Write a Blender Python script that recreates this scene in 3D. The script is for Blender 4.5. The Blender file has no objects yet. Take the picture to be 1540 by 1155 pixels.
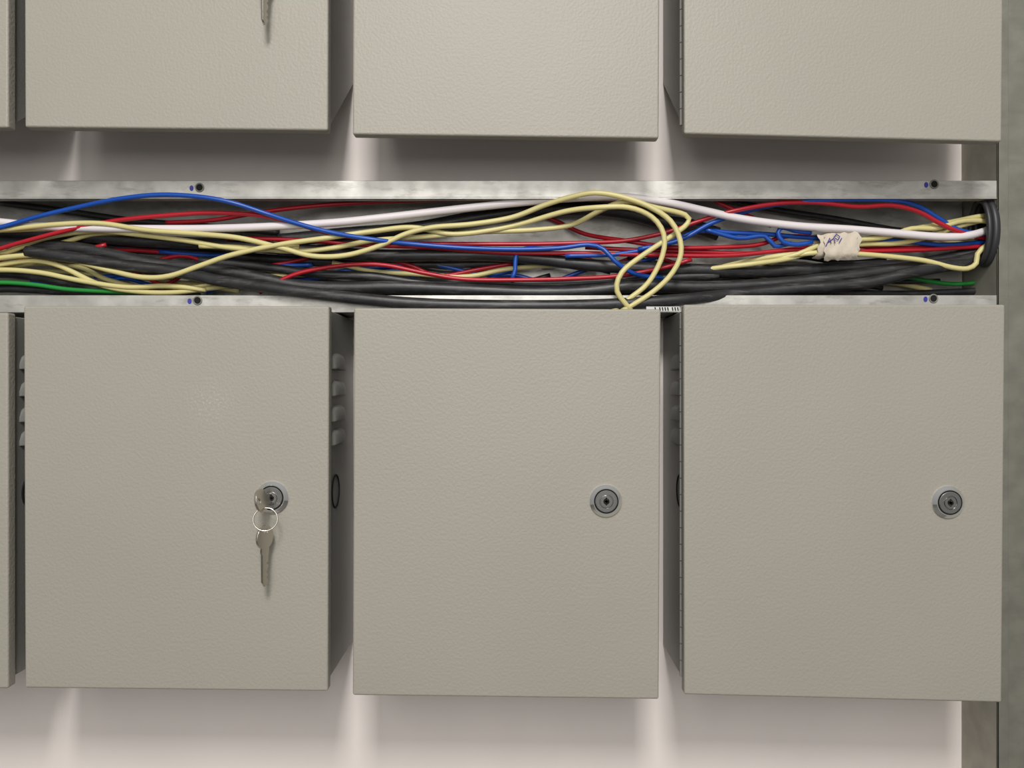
import bpy, bmesh, math, random
from mathutils import Vector, Matrix
random.seed(7)
sc = bpy.context.scene
F = 1540*28/36.0
D = 0.78          # camera to door plane
ZC = 1.45         # camera height
WALL = 0.137      # wall depth behind door fronts
TF = 0.069        # tray front depth
def W(u, v, y=0.0):
    s = (D+y)/F
    return Vector(((u-770)*s, y, ZC-(v-577.5)*s))

# ------------------------------------------------------------ materials
def lin(c):
    return tuple(((x/255)/12.92 if x/255 <= 0.04045 else ((x/255+0.055)/1.055)**2.4) for x in c)+(1,)
def mat(name, col, rough=0.5, metal=0.0, var=0.0, vscale=20, bump=0.0, bscale=200, spec=0.5, col2=None, detail=3, bdist=0.001, dust=None, dscale=(25,160,220)):
    m = bpy.data.materials.new(name); m.use_nodes = True
    nt = m.node_tree; b = nt.nodes['Principled BSDF']
    b.inputs['Roughness'].default_value = rough
    b.inputs['Metallic'].default_value = metal
    b.inputs['Specular IOR Level'].default_value = spec
    tc = nt.nodes.new('ShaderNodeTexCoord')
    c = lin(col)
    b.inputs['Base Color'].default_value = c
    if var > 0 or col2:
        n = nt.nodes.new('ShaderNodeTexNoise'); n.inputs['Scale'].default_value = vscale; n.inputs['Detail'].default_value = detail
        nt.links.new(tc.outputs['Object'], n.inputs['Vector'])
        r = nt.nodes.new('ShaderNodeValToRGB')
        r.color_ramp.elements[0].position = 0.3; r.color_ramp.elements[1].position = 0.7
        c2 = lin(col2) if col2 else tuple(x*(1-var) for x in c[:3])+(1,)
        r.color_ramp.elements[0].color = c2; r.color_ramp.elements[1].color = c
        nt.links.new(n.outputs['Fac'], r.inputs['Fac'])
        out = r.outputs['Color']
        if dust:
            mp = nt.nodes.new('ShaderNodeMapping'); mp.inputs['Scale'].default_value = dscale
            nt.links.new(tc.outputs['Object'], mp.inputs['Vector'])
            nd = nt.nodes.new('ShaderNodeTexNoise'); nd.inputs['Scale'].default_value = 1.0; nd.inputs['Detail'].default_value = 7; nd.inputs['Roughness'].default_value = 0.7
            nt.links.new(mp.outputs[0], nd.inputs['Vector'])
            rd = nt.nodes.new('ShaderNodeValToRGB'); rd.color_ramp.elements[0].position = 0.52; rd.color_ramp.elements[1].position = 0.75
            rd.color_ramp.elements[1].color = (0.75,0.75,0.75,1)
            nt.links.new(nd.outputs['Fac'], rd.inputs['Fac'])
            mx = nt.nodes.new('ShaderNodeMixRGB'); mx.inputs[2].default_value = lin(dust)
            nt.links.new(rd.outputs['Color'], mx.inputs[0]); nt.links.new(out, mx.inputs[1]); out = mx.outputs[0]
        nt.links.new(out, b.inputs['Base Color'])
        m['ramp'] = r.name
    if bump > 0:
        n2 = nt.nodes.new('ShaderNodeTexNoise'); n2.inputs['Scale'].default_value = bscale; n2.inputs['Detail'].default_value = 2
        nt.links.new(tc.outputs['Object'], n2.inputs['Vector'])
        bp = nt.nodes.new('ShaderNodeBump'); bp.inputs['Strength'].default_value = bump; bp.inputs['Distance'].default_value = bdist
        nt.links.new(n2.outputs['Fac'], bp.inputs['Height'])
        nt.links.new(bp.outputs['Normal'], b.inputs['Normal'])
    return m

M_paint = mat('powder_coat_grey', (157,153,142), rough=0.5, var=0.04, vscale=6, bump=0.7, bscale=360, bdist=0.0006, spec=0.4)
def scuffed():
    m = M_paint.copy(); m.name = 'powder_coat_grey_scuffed'
    nt = m.node_tree; b = nt.nodes['Principled BSDF']
    tc = nt.nodes.new('ShaderNodeTexCoord')
    p = W(318, 606)
    mp = nt.nodes.new('ShaderNodeVectorMath'); mp.operation = 'DISTANCE'; mp.inputs[1].default_value = p
    nt.links.new(tc.outputs['Object'], mp.inputs[0])
    mr = nt.nodes.new('ShaderNodeMapRange'); mr.inputs[1].default_value = 0.0; mr.inputs[2].default_value = 0.030; mr.inputs[3].default_value = 0.7; mr.inputs[4].default_value = 0
    nt.links.new(mp.outputs['Value'], mr.inputs[0])
    n = nt.nodes.new('ShaderNodeTexNoise'); n.inputs['Scale'].default_value = 420; n.inputs['Detail'].default_value = 8; n.inputs['Roughness'].default_value = 0.7
    nt.links.new(tc.outputs['Object'], n.inputs['Vector'])
    r = nt.nodes.new('ShaderNodeValToRGB'); r.color_ramp.elements[0].position = 0.52; r.color_ramp.elements[1].position = 0.68
    nt.links.new(n.outputs['Fac'], r.inputs['Fac'])
    mu = nt.nodes.new('ShaderNodeMath'); mu.operation = 'MULTIPLY'
    nt.links.new(mr.outputs[0], mu.inputs[0]); nt.links.new(r.outputs['Color'], mu.inputs[1])
    mx = nt.nodes.new('ShaderNodeMixRGB'); mx.inputs[2].default_value = lin((200,198,190))
    ramp = nt.nodes[m['ramp']]
    nt.links.new(mu.outputs[0], mx.inputs[0]); nt.links.new(ramp.outputs['Color'], mx.inputs[1])
    nt.links.new(mx.outputs[0], b.inputs['Base Color'])
    return m
M_scuff = scuffed()
M_body = mat('enclosure_body_paint', (140,139,133), rough=0.45, var=0.05, bump=0.2, bscale=400)
M_wall = mat('painted_wall', (240,231,226), rough=0.8, var=0.06, vscale=9, bump=0.15, bscale=60)
def galv(name, a, b_, rough=0.42, metal=0.55, dust=(118,115,108)):
    m = mat(name, a, rough=rough, metal=metal, col2=b_, vscale=45, detail=10, bump=0.03, bscale=60, dust=dust, dscale=(22,60,90))
    nt = m.node_tree; b = nt.nodes['Principled BSDF']
    tc = nt.nodes.new('ShaderNodeTexCoord')
    n = nt.nodes.new('ShaderNodeTexNoise'); n.inputs['Scale'].default_value = 70; n.inputs['Detail'].default_value = 5
    nt.links.new(tc.outputs['Object'], n.inputs['Vector'])
    mr = nt.nodes.new('ShaderNodeMapRange'); mr.inputs[3].default_value = rough-0.06; mr.inputs[4].default_value = rough+0.12
    nt.links.new(n.outputs['Fac'], mr.inputs[0]); nt.links.new(mr.outputs[0], b.inputs['Roughness'])
    return m
M_galv = galv('galvanised_steel', (204,202,196), (172,170,164), 0.42)
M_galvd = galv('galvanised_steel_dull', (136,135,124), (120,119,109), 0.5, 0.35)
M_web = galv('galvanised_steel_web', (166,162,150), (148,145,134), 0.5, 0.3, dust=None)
M_chrome = mat('chrome', (235,235,235), rough=0.12, metal=1.0)
M_nickel = mat('nickel_key', (205,200,190), rough=0.25, metal=1.0)
M_steel = mat('lock_face_steel', (172,171,169), rough=0.22, metal=1.0)
M_dark = mat('dark_hole', (12,12,12), rough=0.9)
M_rubber = mat('black_rubber', (44,44,46), rough=0.45)
M_blk = mat('black_cable_sheath', (48,48,50), rough=0.42, col2=(32,32,33), vscale=60, detail=6, bump=0.1, dust=(105,103,100))
M_wht = mat('white_insulation', (226,218,220), rough=0.4, var=0.05)
M_yel = mat('yellow_insulation', (212,201,140), rough=0.4, var=0.07, vscale=30)
M_red = mat('red_insulation', (176,24,40), rough=0.35, var=0.1)
M_blu = mat('blue_insulation', (20,76,168), rough=0.35, var=0.1)
M_grn = mat('green_insulation', (40,140,60), rough=0.35, var=0.1)
M_tape = mat('masking_tape', (212,200,182), rough=0.7, var=0.14, vscale=90, bump=0.8, bscale=150)
M_ink = mat('marker_ink', (52,50,150), rough=0.5)
M_lbl = mat('white_label', (200,200,196), rough=0.5)

# ------------------------------------------------------------ helpers
def link(o):
    sc.collection.objects.link(o); return o
def empty(name, loc=(0,0,0)):
    e = bpy.data.objects.new(name, None); e.location = loc; e.empty_display_size = 0.02; return link(e)
def from_bm(bm, name, m, parent=None, smooth=False):
    bmesh.ops.recalc_face_normals(bm, faces=bm.faces)
    me = bpy.data.meshes.new(name); bm.to_mesh(me); bm.free()
    if isinstance(m, (list, tuple)):
        for k in m: me.materials.append(k)
    else: me.materials.append(m)
    if smooth:
        for p in me.polygons: p.use_smooth = True
    o = link(bpy.data.objects.new(name, me))
    if parent: o.parent = parent
    return o
def prism(name, corners8, m, parent=None, bevel=0.0, seg=3):
    """corners: 4 front (tl,tr,br,bl) then 4 back"""
    bm = bmesh.new(); v = [bm.verts.new(c) for c in corners8]
    for f in ((0,1,2,3),(7,6,5,4),(0,4,5,1),(1,5,6,2),(2,6,7,3),(3,7,4,0)):
        bm.faces.new([v[i] for i in f])
    bmesh.ops.recalc_face_normals(bm, faces=bm.faces)
    if bevel > 0:
        bmesh.ops.bevel(bm, geom=list(bm.edges), offset=bevel, segments=seg, affect='EDGES', profile=0.5)
    o = from_bm(bm, name, m, parent)
    if bevel > 0:
        for p in o.data.polygons: p.use_smooth = True
        md = o.modifiers.new('wn', 'WEIGHTED_NORMAL'); md.keep_sharp = False
    return o
def box(name, x0,x1,y0,y1,z0,z1, m, parent=None, bevel=0.0):
    c = [(x0,y0,z1),(x1,y0,z1),(x1,y0,z0),(x0,y0,z0),(x0,y1,z1),(x1,y1,z1),(x1,y1,z0),(x0,y1,z0)]
    return prism(name, c, m, parent, bevel, 2)
def lathe(name, prof, center, m, parent=None, n=64):
    bm = bmesh.new(); rings = []
    for r, y in prof:
        rings.append([bm.verts.new((center[0]+max(r,1e-5)*math.cos(2*math.pi*i/n), center[1]+y, center[2]+max(r,1e-5)*math.sin(2*math.pi*i/n))) for i in range(n)])
    for a, b in zip(rings, rings[1:]):
        for i in range(n):
            bm.faces.new((a[i], a[(i+1)%n], b[(i+1)%n], b[i]))
    o = from_bm(bm, name, m, parent)
    for p in o.data.polygons: p.use_smooth = True
    md = o.modifiers.new('es', 'EDGE_SPLIT'); md.split_angle = math.radians(28)
    return o
def catmull(pts, step=0.006):
    P = [pts[0]*2-pts[1]]+pts+[pts[-1]*2-pts[-2]]
    out = []
    for i in range(1, len(P)-2):
        p0,p1,p2,p3 = P[i-1],P[i],P[i+1],P[i+2]
        n = max(2, int((p2-p1).length/step))
        for k in range(n):
            t = k/n
            out.append(0.5*((2*p1)+(p2-p0)*t+(2*p0-5*p1+4*p2-p3)*t*t+(3*p1-p0-3*p2+p3)*t**3))
    out.append(pts[-1]); return out
def tube(bm, path, r, n=12):
    T = [(path[min(i+1,len(path)-1)]-path[max(i-1,0)]).normalized() for i in range(len(path))]
    up = Vector((0,1,0)); rings = []
    nrm = (up-T[0]*up.dot(T[0])).normalized()
    for p, t in zip(path, T):
        nrm = (nrm-t*nrm.dot(t)).normalized(); b = t.cross(nrm)
        rings.append([bm.verts.new(p+(nrm*math.cos(a)+b*math.sin(a))*r) for a in [2*math.pi*i/n for i in range(n)]])
    for a, b in zip(rings, rings[1:]):
        for i in range(n): bm.faces.new((a[i], a[(i+1)%n], b[(i+1)%n], b[i]))
    bm.faces.new(rings[0]); bm.faces.new(list(reversed(rings[-1])))
def torus_bm(bm, c, axis, R1, R2, r, n=64, k=12):
    """elliptical torus around given axis: 'x' or 'y'"""
    rings = []
    for i in range(n):
        a = 2*math.pi*i/n
        if axis == 'x':
            p = Vector((0, R1*math.cos(a), R2*math.sin(a))); ax = Vector((1,0,0))
        else:
            p = Vector((R1*math.cos(a), 0, R2*math.sin(a))); ax = Vector((0,1,0))
        o = p.normalized()
        rings.append([bm.verts.new(Vector(c)+p+(o*math.cos(b)+ax*math.sin(b))*r) for b in [2*math.pi*j/k for j in range(k)]])
    for i in range(n):
        A, B = rings[i], rings[(i+1)%n]
        for j in range(k): bm.faces.new((A[j], A[(j+1)%k], B[(j+1)%k], B[j]))
def ellipse_face(bm, c, axis, R1, R2, n=48):
    vs = []
    for i in range(n):
        a = 2*math.pi*i/n
        vs.append(bm.verts.new(Vector(c)+(Vector((0,R1*math.cos(a),R2*math.sin(a))) if axis=='x' else Vector((R1*math.cos(a),0,R2*math.sin(a))))))
    bm.faces.new(vs)

# ------------------------------------------------------------ room
bw = 3.0
box('wall_back', -bw, bw, WALL, WALL+0.12, 0.0, 2.8, M_wall)
M_floor = mat('floor_concrete', (120,118,113), rough=0.7, var=0.1)
box('floor', -bw, bw, -3.0, WALL+0.12, -0.1, 0.0, M_floor)

# ------------------------------------------------------------ enclosures
def louver(bm, x, yc, ztop, sgn, L=0.062, H=0.017, P=0.0055):
    nu, nv = 16, 8; g = []
    for j in range(nv+1):
        t = j/nv; row = []
        for i in range(nu+1):
            u = -1+2*i/nu
            w = math.sqrt(max(0,1-abs(u)**3))
            zz = (ztop-H)+H*t*(0.35+0.65*w)
            pr = P*w*math.sqrt(max(0,1-t**2.2))
            row.append(bm.verts.new((x+sgn*pr, yc+u*L/2, zz)))
        g.append(row)
    for j in range(nv):
        for i in range(nu):
            f = bm.faces.new((g[j][i], g[j][i+1], g[j+1][i+1], g[j+1][i])); f.material_index = 0; f.smooth = True
    base = [bm.verts.new((x, yc-L/2+L*i/nu, ztop-H)) for i in range(nu+1)]
    for i in range(nu):
        f = bm.faces.new((base[i], base[i+1], g[0][i+1], g[0][i])); f.material_index = 1

def enclosure(corn, lock, dv=0, side=None, inset_l=4, inset_r=3, paint=M_paint, hinge=False, upper=False):
    e = empty('electrical_enclosure', W((corn[0][0]+corn[1][0])/2, (corn[0][1]+corn[2][1])/2+dv, 0.06))
    inv = Matrix.Translation(-e.location)
    c = [W(u, v+dv, 0) for u, v in corn]
    b = [p+Vector((0,0.013,0)) for p in c]
    parts = [prism('door', c+b, paint, None, 0.0022, 4)]
    zt = min(c[0].z, c[1].z)-0.003; zb = max(c[2].z, c[3].z)+0.004
    s = D/F
    xl = max(c[0].x, c[3].x)+inset_l*s; xr = min(c[1].x, c[2].x)-inset_r*s
    y0, y1 = 0.0145, WALL-0.0002
    zb2 = zb
    if upper:
        zb2 = W(0, 126, y1).z
    parts.append(prism('body', [(xl,y0,zt),(xr,y0,zt),(xr,y0,zb),(xl,y0,zb),(xl,y1,zt),(xr,y1,zt),(xr,y1,zb2),(xl,y1,zb2)], M_body, None, 0.001, 2))
    parts.append(box('door_gasket', xl+0.004, xr-0.004, 0.0125, 0.0150, zb+0.006, zt-0.004, M_dark))
    # louvres + knockouts both sides
    bm = bmesh.new(); bk = bmesh.new()
    for x, sg in ((xl,-1),(xr,1)):
        for vv in (531, 571, 609, 644):
            louver(bm, x, 0.052, ZC-(vv+dv-577.5)*(D+0.04)/F, sg)
        zc = ZC-(739+dv-577.5)*(D+0.04)/F
        torus_bm(bk, (x,0.042,zc), 'x', 0.0165, 0.0165, 0.0012)
    parts.append(from_bm(bm, 'side_louvres', [M_body, M_dark]))
    parts.append(from_bm(bk, 'knockouts', M_dark, None, True))
    if hinge:
        bm = bmesh.new(); z = zt-0.004; xx = min(c[0].x,c[3].x)+0.0022
        while z > zb+0.01:
            tube(bm, [Vector((xx,0.0155,z)), Vector((xx,0.0155,z-0.0157))], 0.0030, 12); z -= 0.0165
        parts.append(from_bm(bm, 'piano_hinge', M_body, None, False))
    if lock:
        p = W(lock[0], lock[1]+dv, 0)
        parts.append(lathe('lock_bezel', [(0.0158,0.001),(0.0158,-0.0016),(0.0150,-0.0024),(0.0128,-0.0046),(0.0120,-0.0046),(0.0117,-0.0026),(0.0110,-0.0026)], p, M_chrome))
        parts.append(lathe('lock_face', [(0.0112,-0.0020),(0.0108,-0.0048),(0.0102,-0.0053),(0.0068,-0.0053),(0.0064,-0.0044),(0.0058,-0.0044),(0.0055,-0.0056),(0.0030,-0.0056),(0.0024,-0.0040),(0,-0.0040)], p, M_steel))
        bm = bmesh.new()
        for ang, ln, wd in ((90,0.0074,0.0015),(20,0.0056,0.0018),(150,0.0048,0.0020)):
            a = math.radians(ang); d = Vector((math.cos(a),0,math.sin(a))); q = Vector((-math.sin(a),0,math.cos(a)))
            cc = p+Vector((0,-0.0058,0))
            vs = [bm.verts.new(cc+d*sx*ln/2+q*sz*wd/2) for sx, sz in ((-1,-1),(1,-1),(1,1),(-1,1))]
            bm.faces.new(vs)
        parts.append(from_bm(bm, 'keyway', M_dark))
        bm = bmesh.new()
        torus_bm(bm, p+Vector((0,-0.0030,0)), 'y', 0.0115, 0.0115, 0.0007, 64, 8)
        parts.append(from_bm(bm, 'lock_groove', M_dark, None, True))
    for o in parts:
        o.parent = e; o.matrix_parent_inverse = inv
    return e

L = [(35,460),(495,460),(493,1040),(37,1035)]
Mi = [(532,463),(994,465),(991,1052),(530,1046)]
R = [(1028,458),(1512,458),(1507,1057),(1029,1045)]
FL = [(-450,468),(12,470),(12,1036),(-448,1030)]
for dv, up in ((0,False),(-844,True)):
    enclosure(L, (410,748), dv, paint=M_scuff if not up else M_paint, upper=up)
    enclosure(Mi, (911,753), dv, upper=up)
    enclosure(R, (1425,755), dv, inset_l=8, hinge=True, upper=up)
    enclosure(FL, (-90,748), dv, upper=up)

# ------------------------------------------------------------ keys
def key_mesh(name, m):
    cu = bpy.data.curves.new(name, 'CURVE'); cu.dimensions = '2D'; cu.fill_mode = 'BOTH'; cu.extrude = 0.0009; cu.bevel_depth = 0.0003
    def poly(pts):
        s = cu.splines.new('POLY'); s.points.add(len(pts)-1); s.use_cyclic_u = True
        for i, (x,y) in enumerate(pts): s.points[i].co = (x,y,0,1)
    out = []
    for i in range(0, 29):
        a = math.radians(-65+310*i/28)
        out.append((0.0115*math.cos(a)*0.95, 0.0105*math.sin(a)))
    # left shoulder then blade down
    out += [(-0.0048,-0.0135),(-0.0038,-0.016),(-0.0036,-0.040),(-0.0005,-0.0440)]
    y = -0.0425
    teeth = [0.0018,0.0034,0.0012,0.0030,0.0008,0.0026,0.0036,0.0016,0.0034]
    for t in teeth:
        out.append((t, y)); y += 0.0012; out.append((t, y)); y += 0.0014
    out += [(0.0038,y+0.001),(0.0038,-0.016),(0.0048,-0.0135)]
    poly(out)
    poly([(0.0032*math.cos(2*math.pi*i/20), 0.0055+0.0026*math.sin(2*math.pi*i/20)) for i in range(20)])
    o = link(bpy.data.objects.new(name+'_c', cu))
    bpy.context.view_layer.update()
    me = bpy.data.meshes.new_from_object(o.evaluated_get(bpy.context.evaluated_depsgraph_get()))
    bpy.data.objects.remove(o); me.materials.clear(); me.materials.append(m)
    return me
kme = key_mesh('key', M_nickel)
def keyset(dv):
    p = W(408, 748+dv, 0)
    e = empty('key_ring', p)
    inv = Matrix.Translation(-e.location)
    # inserted key: blade into lock along +Y
    k = link(bpy.data.objects.new('inserted_key', kme))
    tilt = math.radians(100)
    X = Vector((math.cos(tilt),0,math.sin(tilt))); Y = Vector((-0.22,-1,0.0)).normalized(); Z = X.cross(Y).normalized(); X = Y.cross(Z)
    mt = Matrix((X,Y,Z)).transposed().to_4x4(); mt.translation = p+Vector((-0.003,-0.0215,0.0))
    k.parent = e; k.matrix_parent_inverse = inv
    k.matrix_basis = mt
    # ring
    bm = bmesh.new(); torus_bm(bm, (0,0,0), 'y', 0.0112, 0.0108, 0.0005)
    torus_bm(bm, (0.0003,0.0011,0.0002), 'y', 0.0112, 0.0108, 0.0005)
    r = from_bm(bm, 'split_ring', M_nickel, None, True)
    rp = W(399, 781+dv, -0.022)
    r.parent = e; r.matrix_parent_inverse = inv; r.matrix_basis = Matrix.Translation(rp) @ Matrix.Rotation(math.radians(10),4,'Z') @ Matrix.Rotation(math.radians(-14),4,'X')
    # hanging key
    h = link(bpy.data.objects.new('hanging_key', kme))
    hp = W(398, 808+dv, -0.018)
    m2 = Matrix.Translation(hp) @ Matrix.Rotation(math.radians(66),4,'Z') @ Matrix.Rotation(math.radians(90),4,'X') @ Matrix.Scale(1.06,4,(0,1,0))
    h.parent = e; h.matrix_parent_inverse = inv; h.matrix_basis = m2
keyset(0); keyset(-844)

# ------------------------------------------------------------ cable tray
tray = empty('cable_tray', (0,0.1,W(0,360,0.1).z))
tinv = Matrix.Translation(-Vector(tray.location))
XE = 730*(D+TF)/F      # left face of upright channel
zt = W(0,271.5,TF).z; zt2 = W(0,297,TF).z; zb = W(0,470,TF).z; zb2 = W(0,444,TF).z
X0 = -1.2; XR = XE-0.0005
tp = [
 box('back_plate', X0, XR-0.001, WALL-0.004, WALL-0.002, zb, zt, M_galv),
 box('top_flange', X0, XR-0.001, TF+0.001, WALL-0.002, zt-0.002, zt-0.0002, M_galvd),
 box('top_lip', X0, XR, TF, TF+0.0018, zt2, zt, M_galv, None, 0.0006),
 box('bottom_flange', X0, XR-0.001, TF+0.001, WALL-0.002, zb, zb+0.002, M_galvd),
 box('bottom_lip', X0, XR, TF, TF+0.0018, zb, zb2, M_galv, None, 0.0006),
 box('top_lip_return', X0, XR, TF, TF+0.012, zt2-0.0012, zt2, M_galv),
]
bm = bmesh.new(); bd = bmesh.new(); bi = bmesh.new()
for u, v in ((300,282),(1405,277),(297,452),(1404,449)):
    p = W(u, v, TF-0.0004); torus_bm(bm, p, 'y', 0.0042, 0.0042, 0.0008, 32, 8)
    ellipse_face(bd, p, 'y', 0.0038, 0.0038, 32)
    q = W(u-12, v+1, TF-0.0003); ellipse_face(bi, q, 'y', 0.0022, 0.003, 16)
tp.append(from_bm(bm, 'hole_rims', M_galvd, None, True)); tp.append(from_bm(bd, 'screw_holes', M_dark)); tp.append(from_bm(bi, 'marker_dots', M_ink))
for o in tp: o.parent = tray; o.matrix_parent_inverse = tinv

# upright channel on the right
up = empty('upright_metal_channel', (XE+0.05, 0.1, 1.4)); uinv = Matrix.Translation(-Vector(up.location))
uz0, uz1 = 0.0, 2.7
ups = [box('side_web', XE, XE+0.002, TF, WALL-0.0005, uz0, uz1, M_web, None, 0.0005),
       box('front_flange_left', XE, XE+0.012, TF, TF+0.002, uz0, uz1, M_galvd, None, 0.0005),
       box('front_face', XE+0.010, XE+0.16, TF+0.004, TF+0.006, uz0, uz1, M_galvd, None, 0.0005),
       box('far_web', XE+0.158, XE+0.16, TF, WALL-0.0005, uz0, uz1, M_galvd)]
bm = bmesh.new()
gz = W(0,349,0.087).z; gy = 0.087
torus_bm(bm, (XE-0.002, gy, gz), 'x', 0.0185, 0.034, 0.0045)
torus_bm(bm, (XE-0.009, gy-0.001, gz), 'x', 0.0180, 0.0335, 0.0030)
ups.append(from_bm(bm, 'rubber_grommet', M_rubber, None, True))
bm = bmesh.new(); ellipse_face(bm, (XE-0.001, gy, gz), 'x', 0.018, 0.0335)
ups.append(from_bm(bm, 'cable_opening', M_dark))
for o in ups: o.parent = up; o.matrix_parent_inverse = uinv

# ------------------------------------------------------------ cables
cab = empty('cable_bundle', (0,0.09,W(0,370,0.09).z)); cinv = Matrix.Translation(-Vector(cab.location))
acc = {}
def wire(key, r, d, pts):
    bm = acc.setdefault(key, bmesh.new())
    P = []
    for p in pts:
        dd = p[2] if len(p) > 2 else d
        P.append(W(p[0], p[1], dd))
    tube(bm, catmull(P), r, 14 if r > 0.004 else 10)
rY, rR, rB, rW = 0.0028, 0.0024, 0.0025, 0.0042
# white
wire('white', rW, 0.078, [(-60,330),(0,334),(60,340),(130,343),(200,344),(300,344),(400,341),(500,335),(570,328),(640,320),(720,311),(800,303),(860,298,.074),(930,296,.070),(1000,304,.072),(1060,317),(1120,330),(1200,340),(1280,345),(1350,351),(1410,356),(1450,355),(1480,348,.083),(1506,336,.09)])
# blue
wire('blue', rB, 0.070, [(-60,352),(0,342),(60,325),(120,311),(180,299,.062),(240,293,.060),(300,296,.060),(350,305,.063),(400,321),(450,337),(500,350),(560,360),(620,367,.08),(700,373,.084),(780,375,.084),(840,373,.084),(885,368,.082),(908,375,.078),(925,393,.076),(950,410,.08),(975,416,.085),(1000,418,.1)])
wire('blue', rB, 0.092, [(770,420),(775,405),(776,385),(790,374),(830,374),(880,368)])
wire('blue', rB, 0.090, [(850,385),(930,382),(1000,368),(1050,348),(1100,350),(1150,352),(1210,357),(1270,360),(1350,362),(1420,368),(1506,362)])
wire('blue', rB, 0.084, [(960,375),(1020,362),(1065,338),(1100,325),(1150,311),(1210,303,.076),(1280,300,.074),(1340,301,.074),(1380,310),(1410,327),(1440,345),(1475,352),(1506,350)])
wire('blue', rB, 0.082, [(1220,350),(1195,347),(1178,342),(1170,350),(1178,364),(1200,368),(1222,364)])
wire('blue', rB, 0.088, [(1060,345),(1110,358),(1150,355),(1165,370),(1190,366)])
wire('blue', rB, 0.112, [(240,378),(280,382),(330,384),(400,376),(460,384),(520,380)])
wire('blue', rB, 0.112, [(780,440),(830,425),(900,400),(960,394),(1010,380)])
wire('blue', rB, 0.110, [(310,440),(350,425),(390,404),(470,398)])
# red
wire('red', rR, 0.076, [(-60,395),(0,374),(60,357),(120,342),(180,331),(250,324),(320,320),(390,324),(440,335),(500,352,.082),(560,360,.088),(620,366,.092),(700,367,.092),(800,367,.092),(880,365,.09),(940,362,.09),(1000,350,.088),(1050,333,.086),(1100,318),(1170,306),(1230,305),(1290,311),(1340,309),(1380,318),(1410,334),(1440,348),(1480,358,.086),(1506,358,.09)])
wire('red', rR, 0.094, [(250,335),(320,331),(400,318),(480,309),(560,304),(650,301),(750,300),(850,298),(950,300),(1055,294),(1080,305),(1115,320),(1160,340)])
wire('red', rR, 0.088, [(390,440),(430,418),(470,406),(530,398),(580,399),(640,411),(700,420),(780,421),(860,419),(930,415),(1000,402),(1040,390)])
wire('red', rR, 0.096, [(780,318,.126),(830,330,.126),(880,352,.115),(940,362),(1010,372),(1080,372),(1140,368),(1180,356),(1230,358),(1310,372),(1400,372),(1506,366)])
wire('red', rR, 0.090, [(340,358),(450,361),(540,368),(640,372),(760,380),(880,381),(1000,384),(1100,384),(1190,376),(1280,378),(1380,376),(1450,372),(1506,370)])
wire('red', rR, 0.100, [(880,372),(960,376),(1060,379),(1130,381),(1220,372),(1320,366),(1420,362),(1506,356)])
wire('red', rR, 0.114, [(100,372),(160,376),(200,376),(230,378),(270,382)])
wire('red', rR, 0.100, [(200,408),(225,420),(250,428),(280,410),(310,398)])
wire('red', rR, 0.112, [(590,392),(620,400),(660,415),(720,405),(770,396)])
wire('red', rR, 0.090, [(-60,372),(0,395),(50,388),(110,380),(160,368)])
# yellow
wire('yellow', rY, 0.074, [(-60,352),(0,346),(80,338),(150,336),(220,346),(300,352),(360,358),(420,372),(470,385),(520,384),(570,370),(610,352),(650,342),(710,337),(770,327),(820,308,.068),(860,296,.060),(895,290,.054),(935,296,.052),(975,310,.05),(1008,332,.05),(1023,362,.05),(1022,390,.05),(1005,418,.052),(975,444,.054),(935,468,.056)])
wire('yellow', rY, 0.080, [(-60,400),(0,388),(60,384),(110,392),(170,408),(215,417,.075),(255,415,.073),(300,400,.072),(350,383,.072),(420,368,.072),(490,358,.074),(560,348),(620,342),(680,352),(740,346),(790,335),(850,318,.068),(900,312,.056),(945,312,.054),(980,326,.055),(998,352,.055),(996,385,.056),(975,425,.058),(945,450,.058),(920,468,.058)])
wire('yellow', rY, 0.083, [(300,370),(360,372),(440,378),(500,373),(560,362),(640,356),(720,349),(800,346),(860,338),(900,318,.07),(940,303,.06),(985,312,.058),(1030,323,.062),(1034,336,.064),(1010,355,.06),(965,385,.056),(935,410,.052),(928,438,.052),(950,468,.056)])
wire('yellow', rY, 0.082, [(-60,342),(0,346),(60,344),(120,344),(200,352),(280,362),(340,372),(400,376),(450,372)])
wire('yellow', rY, 0.104, [(-60,395),(0,402),(60,396),(120,402),(160,420),(220,434),(280,434),(340,425),(400,416),(480,412)])
wire('yellow', rY, 0.092, [(-60,380),(0,384),(40,370),(90,366),(140,352),(200,350)])
wire('yellow', rY, 0.084, [(-60,366),(0,380),(30,372),(60,360),(110,350),(160,346)])
wire('yellow', rY, 0.086, [(-60,408),(0,398),(50,392),(90,400),(150,428),(200,438),(260,440),(330,432),(380,430)])
wire('yellow', rY, 0.084, [(-60,412),(0,406),(60,410),(120,422),(190,432),(250,430),(310,436)])
wire('yellow', rY, 0.112, [(60,372),(130,380),(180,400),(240,420),(310,430),(360,438)])
wire('yellow', rY, 0.112, [(500,395),(560,408),(620,412),(700,416),(760,405),(820,400),(880,402),(1000,412),(1080,402),(1150,397)])
wire('yellow', rY, 0.086, [(940,436,.116),(1000,424,.114),(1060,406,.098),(1130,397),(1190,388),(1230,374),(1280,364),(1340,352),(1380,343),(1430,334),(1470,326),(1506,322)])
wire('yellow', rY, 0.083, [(1110,412,.115),(1150,395,.095),(1200,382),(1230,370),(1270,362),(1330,357),(1370,344),(1410,343),(1450,332),(1506,334)])
wire('yellow', rY, 0.088, [(1040,414,.12),(1100,398,.108),(1170,385),(1220,380),(1290,368),(1350,366),(1400,355),(1440,341),(1480,331),(1506,328)])
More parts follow.
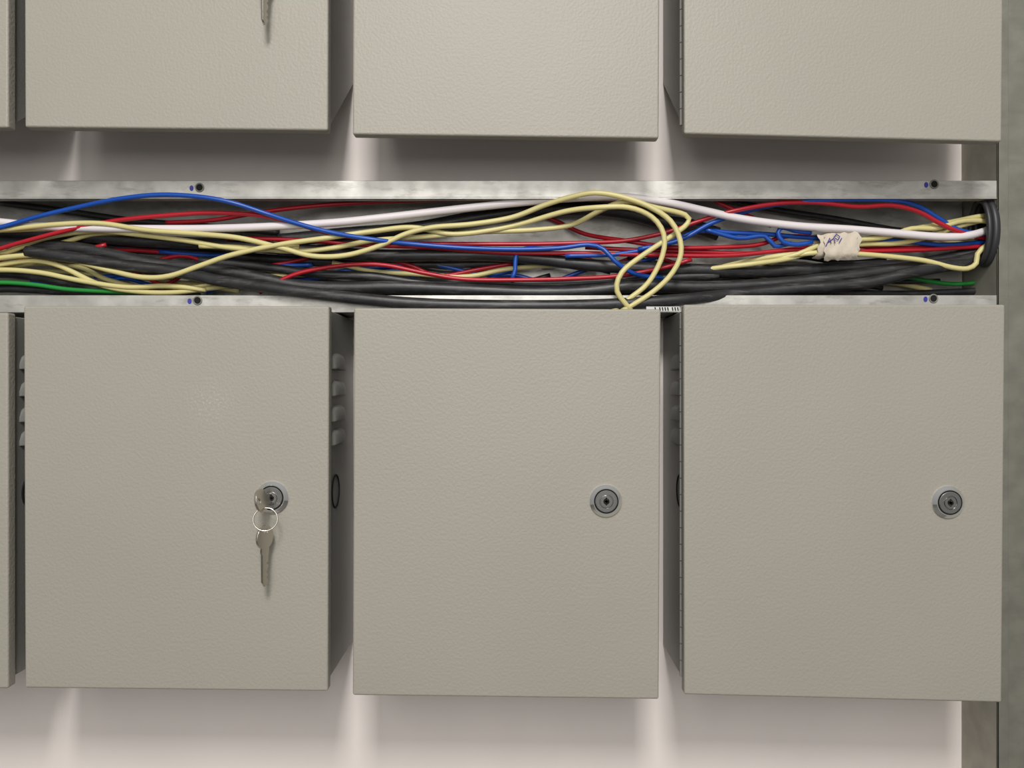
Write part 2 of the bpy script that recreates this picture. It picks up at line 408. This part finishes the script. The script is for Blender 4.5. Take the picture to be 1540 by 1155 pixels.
wire('yellow', rY, 0.080, [(1130,410,.115),(1180,388,.09),(1230,380),(1290,382),(1340,386),(1390,392),(1430,402),(1455,404),(1468,396),(1470,382),(1485,368),(1506,362,.088)])
wire('yellow', rY, 0.096, [(1200,378),(1250,372),(1300,362),(1350,360),(1400,366),(1450,364),(1506,345)])
wire('yellow', rY, 0.118, [(1100,430),(1180,428),(1260,420),(1340,425),(1400,436)])
# black
wire('black', 0.0068, 0.100, [(-60,345),(0,350),(80,352),(160,358),(250,364),(350,368),(450,376),(560,384),(650,384),(740,384),(810,389),(880,398),(960,403),(1050,406),(1130,408),(1210,406),(1290,402),(1370,398),(1430,388),(1506,370,.095)])
wire('black', 0.0070, 0.092, [(-60,370),(0,368),(60,370),(120,374),(180,386),(240,398),(310,404),(380,416),(450,430),(520,433),(600,432),(700,436),(800,440),(880,438),(960,430),(1050,432),(1120,430),(1200,424),(1290,414),(1360,404),(1430,396),(1506,378)])
wire('black', 0.0062, 0.080, [(40,378),(100,386),(180,398),(260,408),(330,422,.072),(400,432,.064),(470,441,.060),(540,449,.057),(620,456,.057),(700,459,.057),(800,460,.057),(880,459,.058),(950,456,.060),(1030,450,.064),(1110,442,.078),(1200,434),(1300,426),(1380,408),(1450,396,.09),(1506,384,.09)])
wire('black', 0.0075, 0.110, [(420,362),(520,352),(620,344),(700,330),(780,318),(860,314),(930,318),(990,332),(1040,340),(1080,352)])
wire('black', 0.0050, 0.100, [(300,392),(400,402),(480,412),(560,416),(640,426),(720,424),(820,428),(900,424),(1000,418),(1080,414)])
wire('black', 0.0055, 0.118, [(-60,360),(60,364),(160,372),(260,378),(360,386),(450,392),(560,396),(660,398),(760,396)])
wire('black', 0.0045, 0.110, [(-60,418),(0,412),(60,418),(120,430),(180,442),(240,446)])
wire('black', 0.0045, 0.098, [(-60,440),(0,434),(60,436),(110,440),(170,444),(230,440),(300,446)])
wire('black', 0.0040, 0.112, [(560,446),(700,448),(860,448),(1000,440),(1130,438),(1250,440),(1360,442),(1506,436)])
wire('black', 0.0035, 0.120, [(1080,300),(1180,318),(1260,330),(1340,345),(1400,352)])
wire('black', 0.0038, 0.118, [(0,305),(100,318),(200,332),(300,340),(420,350)])
# green
wire('green', rB, 0.090, [(-60,428),(0,425),(50,428),(100,435),(150,438),(210,440)])
wire('green', rB, 0.112, [(1330,410),(1380,420),(1430,427),(1470,424),(1506,412)])
wire('green', rB, 0.112, [(150,415),(180,432),(230,440)])
# deep filler wires along the bottom of the tray
for i in range(16):
    k = random.choice(['yellow','black','black','red','blue','yellow','black'])
    u0 = random.uniform(-80, 1000); u1 = min(1440, u0+random.uniform(250,600)); n = 6
    v0 = random.uniform(395,440)
    wire(k, 0.0028 if k=='black' else 0.0024, random.uniform(.112,.126), [(u0+(u1-u0)*j/n, min(445, max(380, v0+random.uniform(-13,13)))) for j in range(n+1)])
MM = dict(white=M_wht, blue=M_blu, red=M_red, yellow=M_yel, black=M_blk, green=M_grn)
for k, bm in acc.items():
    o = from_bm(bm, k+'_wires', MM[k], None, True); o.parent = cab; o.matrix_parent_inverse = cinv

# ------------------------------------------------------------ masking tape label round the bundle
bm = bmesh.new(); nU, nA = 18, 32; rings = []
for i in range(nU+1):
    t = i/nU; u = 1225+62*t
    c = W(u, 371-4*t, 0.084)
    ring = []
    for j in range(nA):
        a = 2*math.pi*j/nA
        rz = 0.0128+0.0008*math.sin(3*a+i*0.7)+0.0006*math.sin(i*1.3+a)
        sq = (abs(math.cos(a))**3+abs(math.sin(a))**3)**(-1/3)
        jag = (0.0016*math.sin(a*2+1)+0.0012*math.sin(a*7)) if i in (0,nU) else 0
        ring.append(bm.verts.new(c+Vector((jag, -0.0095*sq*math.cos(a)*(1+0.06*math.sin(5*a+i)), rz*sq*math.sin(a)))))
    rings.append(ring)
for a, b in zip(rings, rings[1:]):
    for j in range(nA): bm.faces.new((a[j], a[(j+1)%nA], b[(j+1)%nA], b[j]))
g = []
for i in range(11):
    row = []
    for j in range(9):
        u = 1240+50*i/10+1.5*math.sin(j*2.3)*(1 if i in (0,10) else 0); v = 352+40*j/8-3*i/10+1.5*math.sin(i*1.9)*(1 if j in (0,8) else 0)
        row.append(bm.verts.new(W(u, v, 0.0725-0.0006+0.0008*math.sin(i*1.7+j*0.9)+0.006*(max(0,j-6)/2)**2)))
    g.append(row)
for i in range(10):
    for j in range(8): bm.faces.new((g[i][j], g[i+1][j], g[i+1][j+1], g[i][j+1]))
tape = from_bm(bm, 'masking_tape_label', M_tape, None, True)
def ink(name, strokes, y, parent):
    bm = bmesh.new()
    for s in strokes: tube(bm, [W(u,v,y) for u, v in s], 0.0005, 6)
    o = from_bm(bm, name, M_ink, parent); return o
ink('handwriting', [[(1242,370),(1248,358),(1250,366)],[(1246,364),(1254,358),(1256,366)],[(1254,357),(1258,352),(1263,356),(1260,361),(1256,358)],[(1262,365),(1266,358)]], 0.0702, tape)

# small white label strip near the middle box top
lab = empty('wire_label_tag', W(995,464,0.03)); li = Matrix.Translation(-Vector(lab.location))
lo = prism('tag', [W(972,461,.03),W(1022,461,.03),W(1022,468,.03),W(972,468,.03),W(972,461,.031),W(1022,461,.031),W(1022,468,.031),W(972,468,.031)], M_lbl)
lo.parent = lab; lo.matrix_parent_inverse = li
bm = bmesh.new()
for u in (985,992,996,1000,1004,1011,1015,1019):
    tube(bm, [W(u,462,.0297), W(u+1,467,.0297)], 0.0006, 6)
o = from_bm(bm, 'print', M_dark); o.parent = lab; o.matrix_parent_inverse = li

# ------------------------------------------------------------ lights
def area(name, loc, tgt, sx, sy, e, col):
    l = bpy.data.lights.new(name, 'AREA'); l.shape = 'RECTANGLE'; l.size = sx; l.size_y = sy; l.energy = e; l.color = col
    o = link(bpy.data.objects.new(name, l)); o.location = loc
    o.rotation_euler = (Vector(tgt)-Vector(loc)).to_track_quat('-Z','Y').to_euler(); return o
area('ceiling_lamp', (0.0,-2.0,3.05), (0,0,1.2), 0.42, 0.6, 46, (1.0,0.98,0.95))
area('front_fill', (-0.1,-1.7,1.85), (0,0,1.15), 1.0, 0.9, 11.5, (1.0,0.98,0.95))  # added soft fill from behind the camera, evens the falloff down the doors
w = bpy.data.worlds.new('World'); sc.world = w; w.use_nodes = True
nt = w.node_tree; bg = nt.nodes['Background']
tc = nt.nodes.new('ShaderNodeTexCoord'); sp = nt.nodes.new('ShaderNodeSeparateXYZ'); rp = nt.nodes.new('ShaderNodeValToRGB')
nt.links.new(tc.outputs['Generated'], sp.inputs[0])
mr = nt.nodes.new('ShaderNodeMapRange'); mr.inputs[1].default_value = -1; mr.inputs[2].default_value = 1
nt.links.new(sp.outputs['Z'], mr.inputs[0]); nt.links.new(mr.outputs[0], rp.inputs['Fac'])
rp.color_ramp.elements[0].color = (0.42,0.412,0.395,1); rp.color_ramp.elements[1].color = (0.8,0.79,0.765,1)
nt.links.new(rp.outputs['Color'], bg.inputs['Color']); bg.inputs['Strength'].default_value = 0.5

sc.view_settings.view_transform = 'Standard'
sc.view_settings.look = 'None'
# ------------------------------------------------------------ camera
cd = bpy.data.cameras.new('camera'); cd.lens = 28; cd.sensor_width = 36; cd.clip_start = 0.01
co = link(bpy.data.objects.new('camera', cd)); co.location = (0,-D,ZC); co.rotation_euler = (math.radians(90),0,0)
sc.camera = co
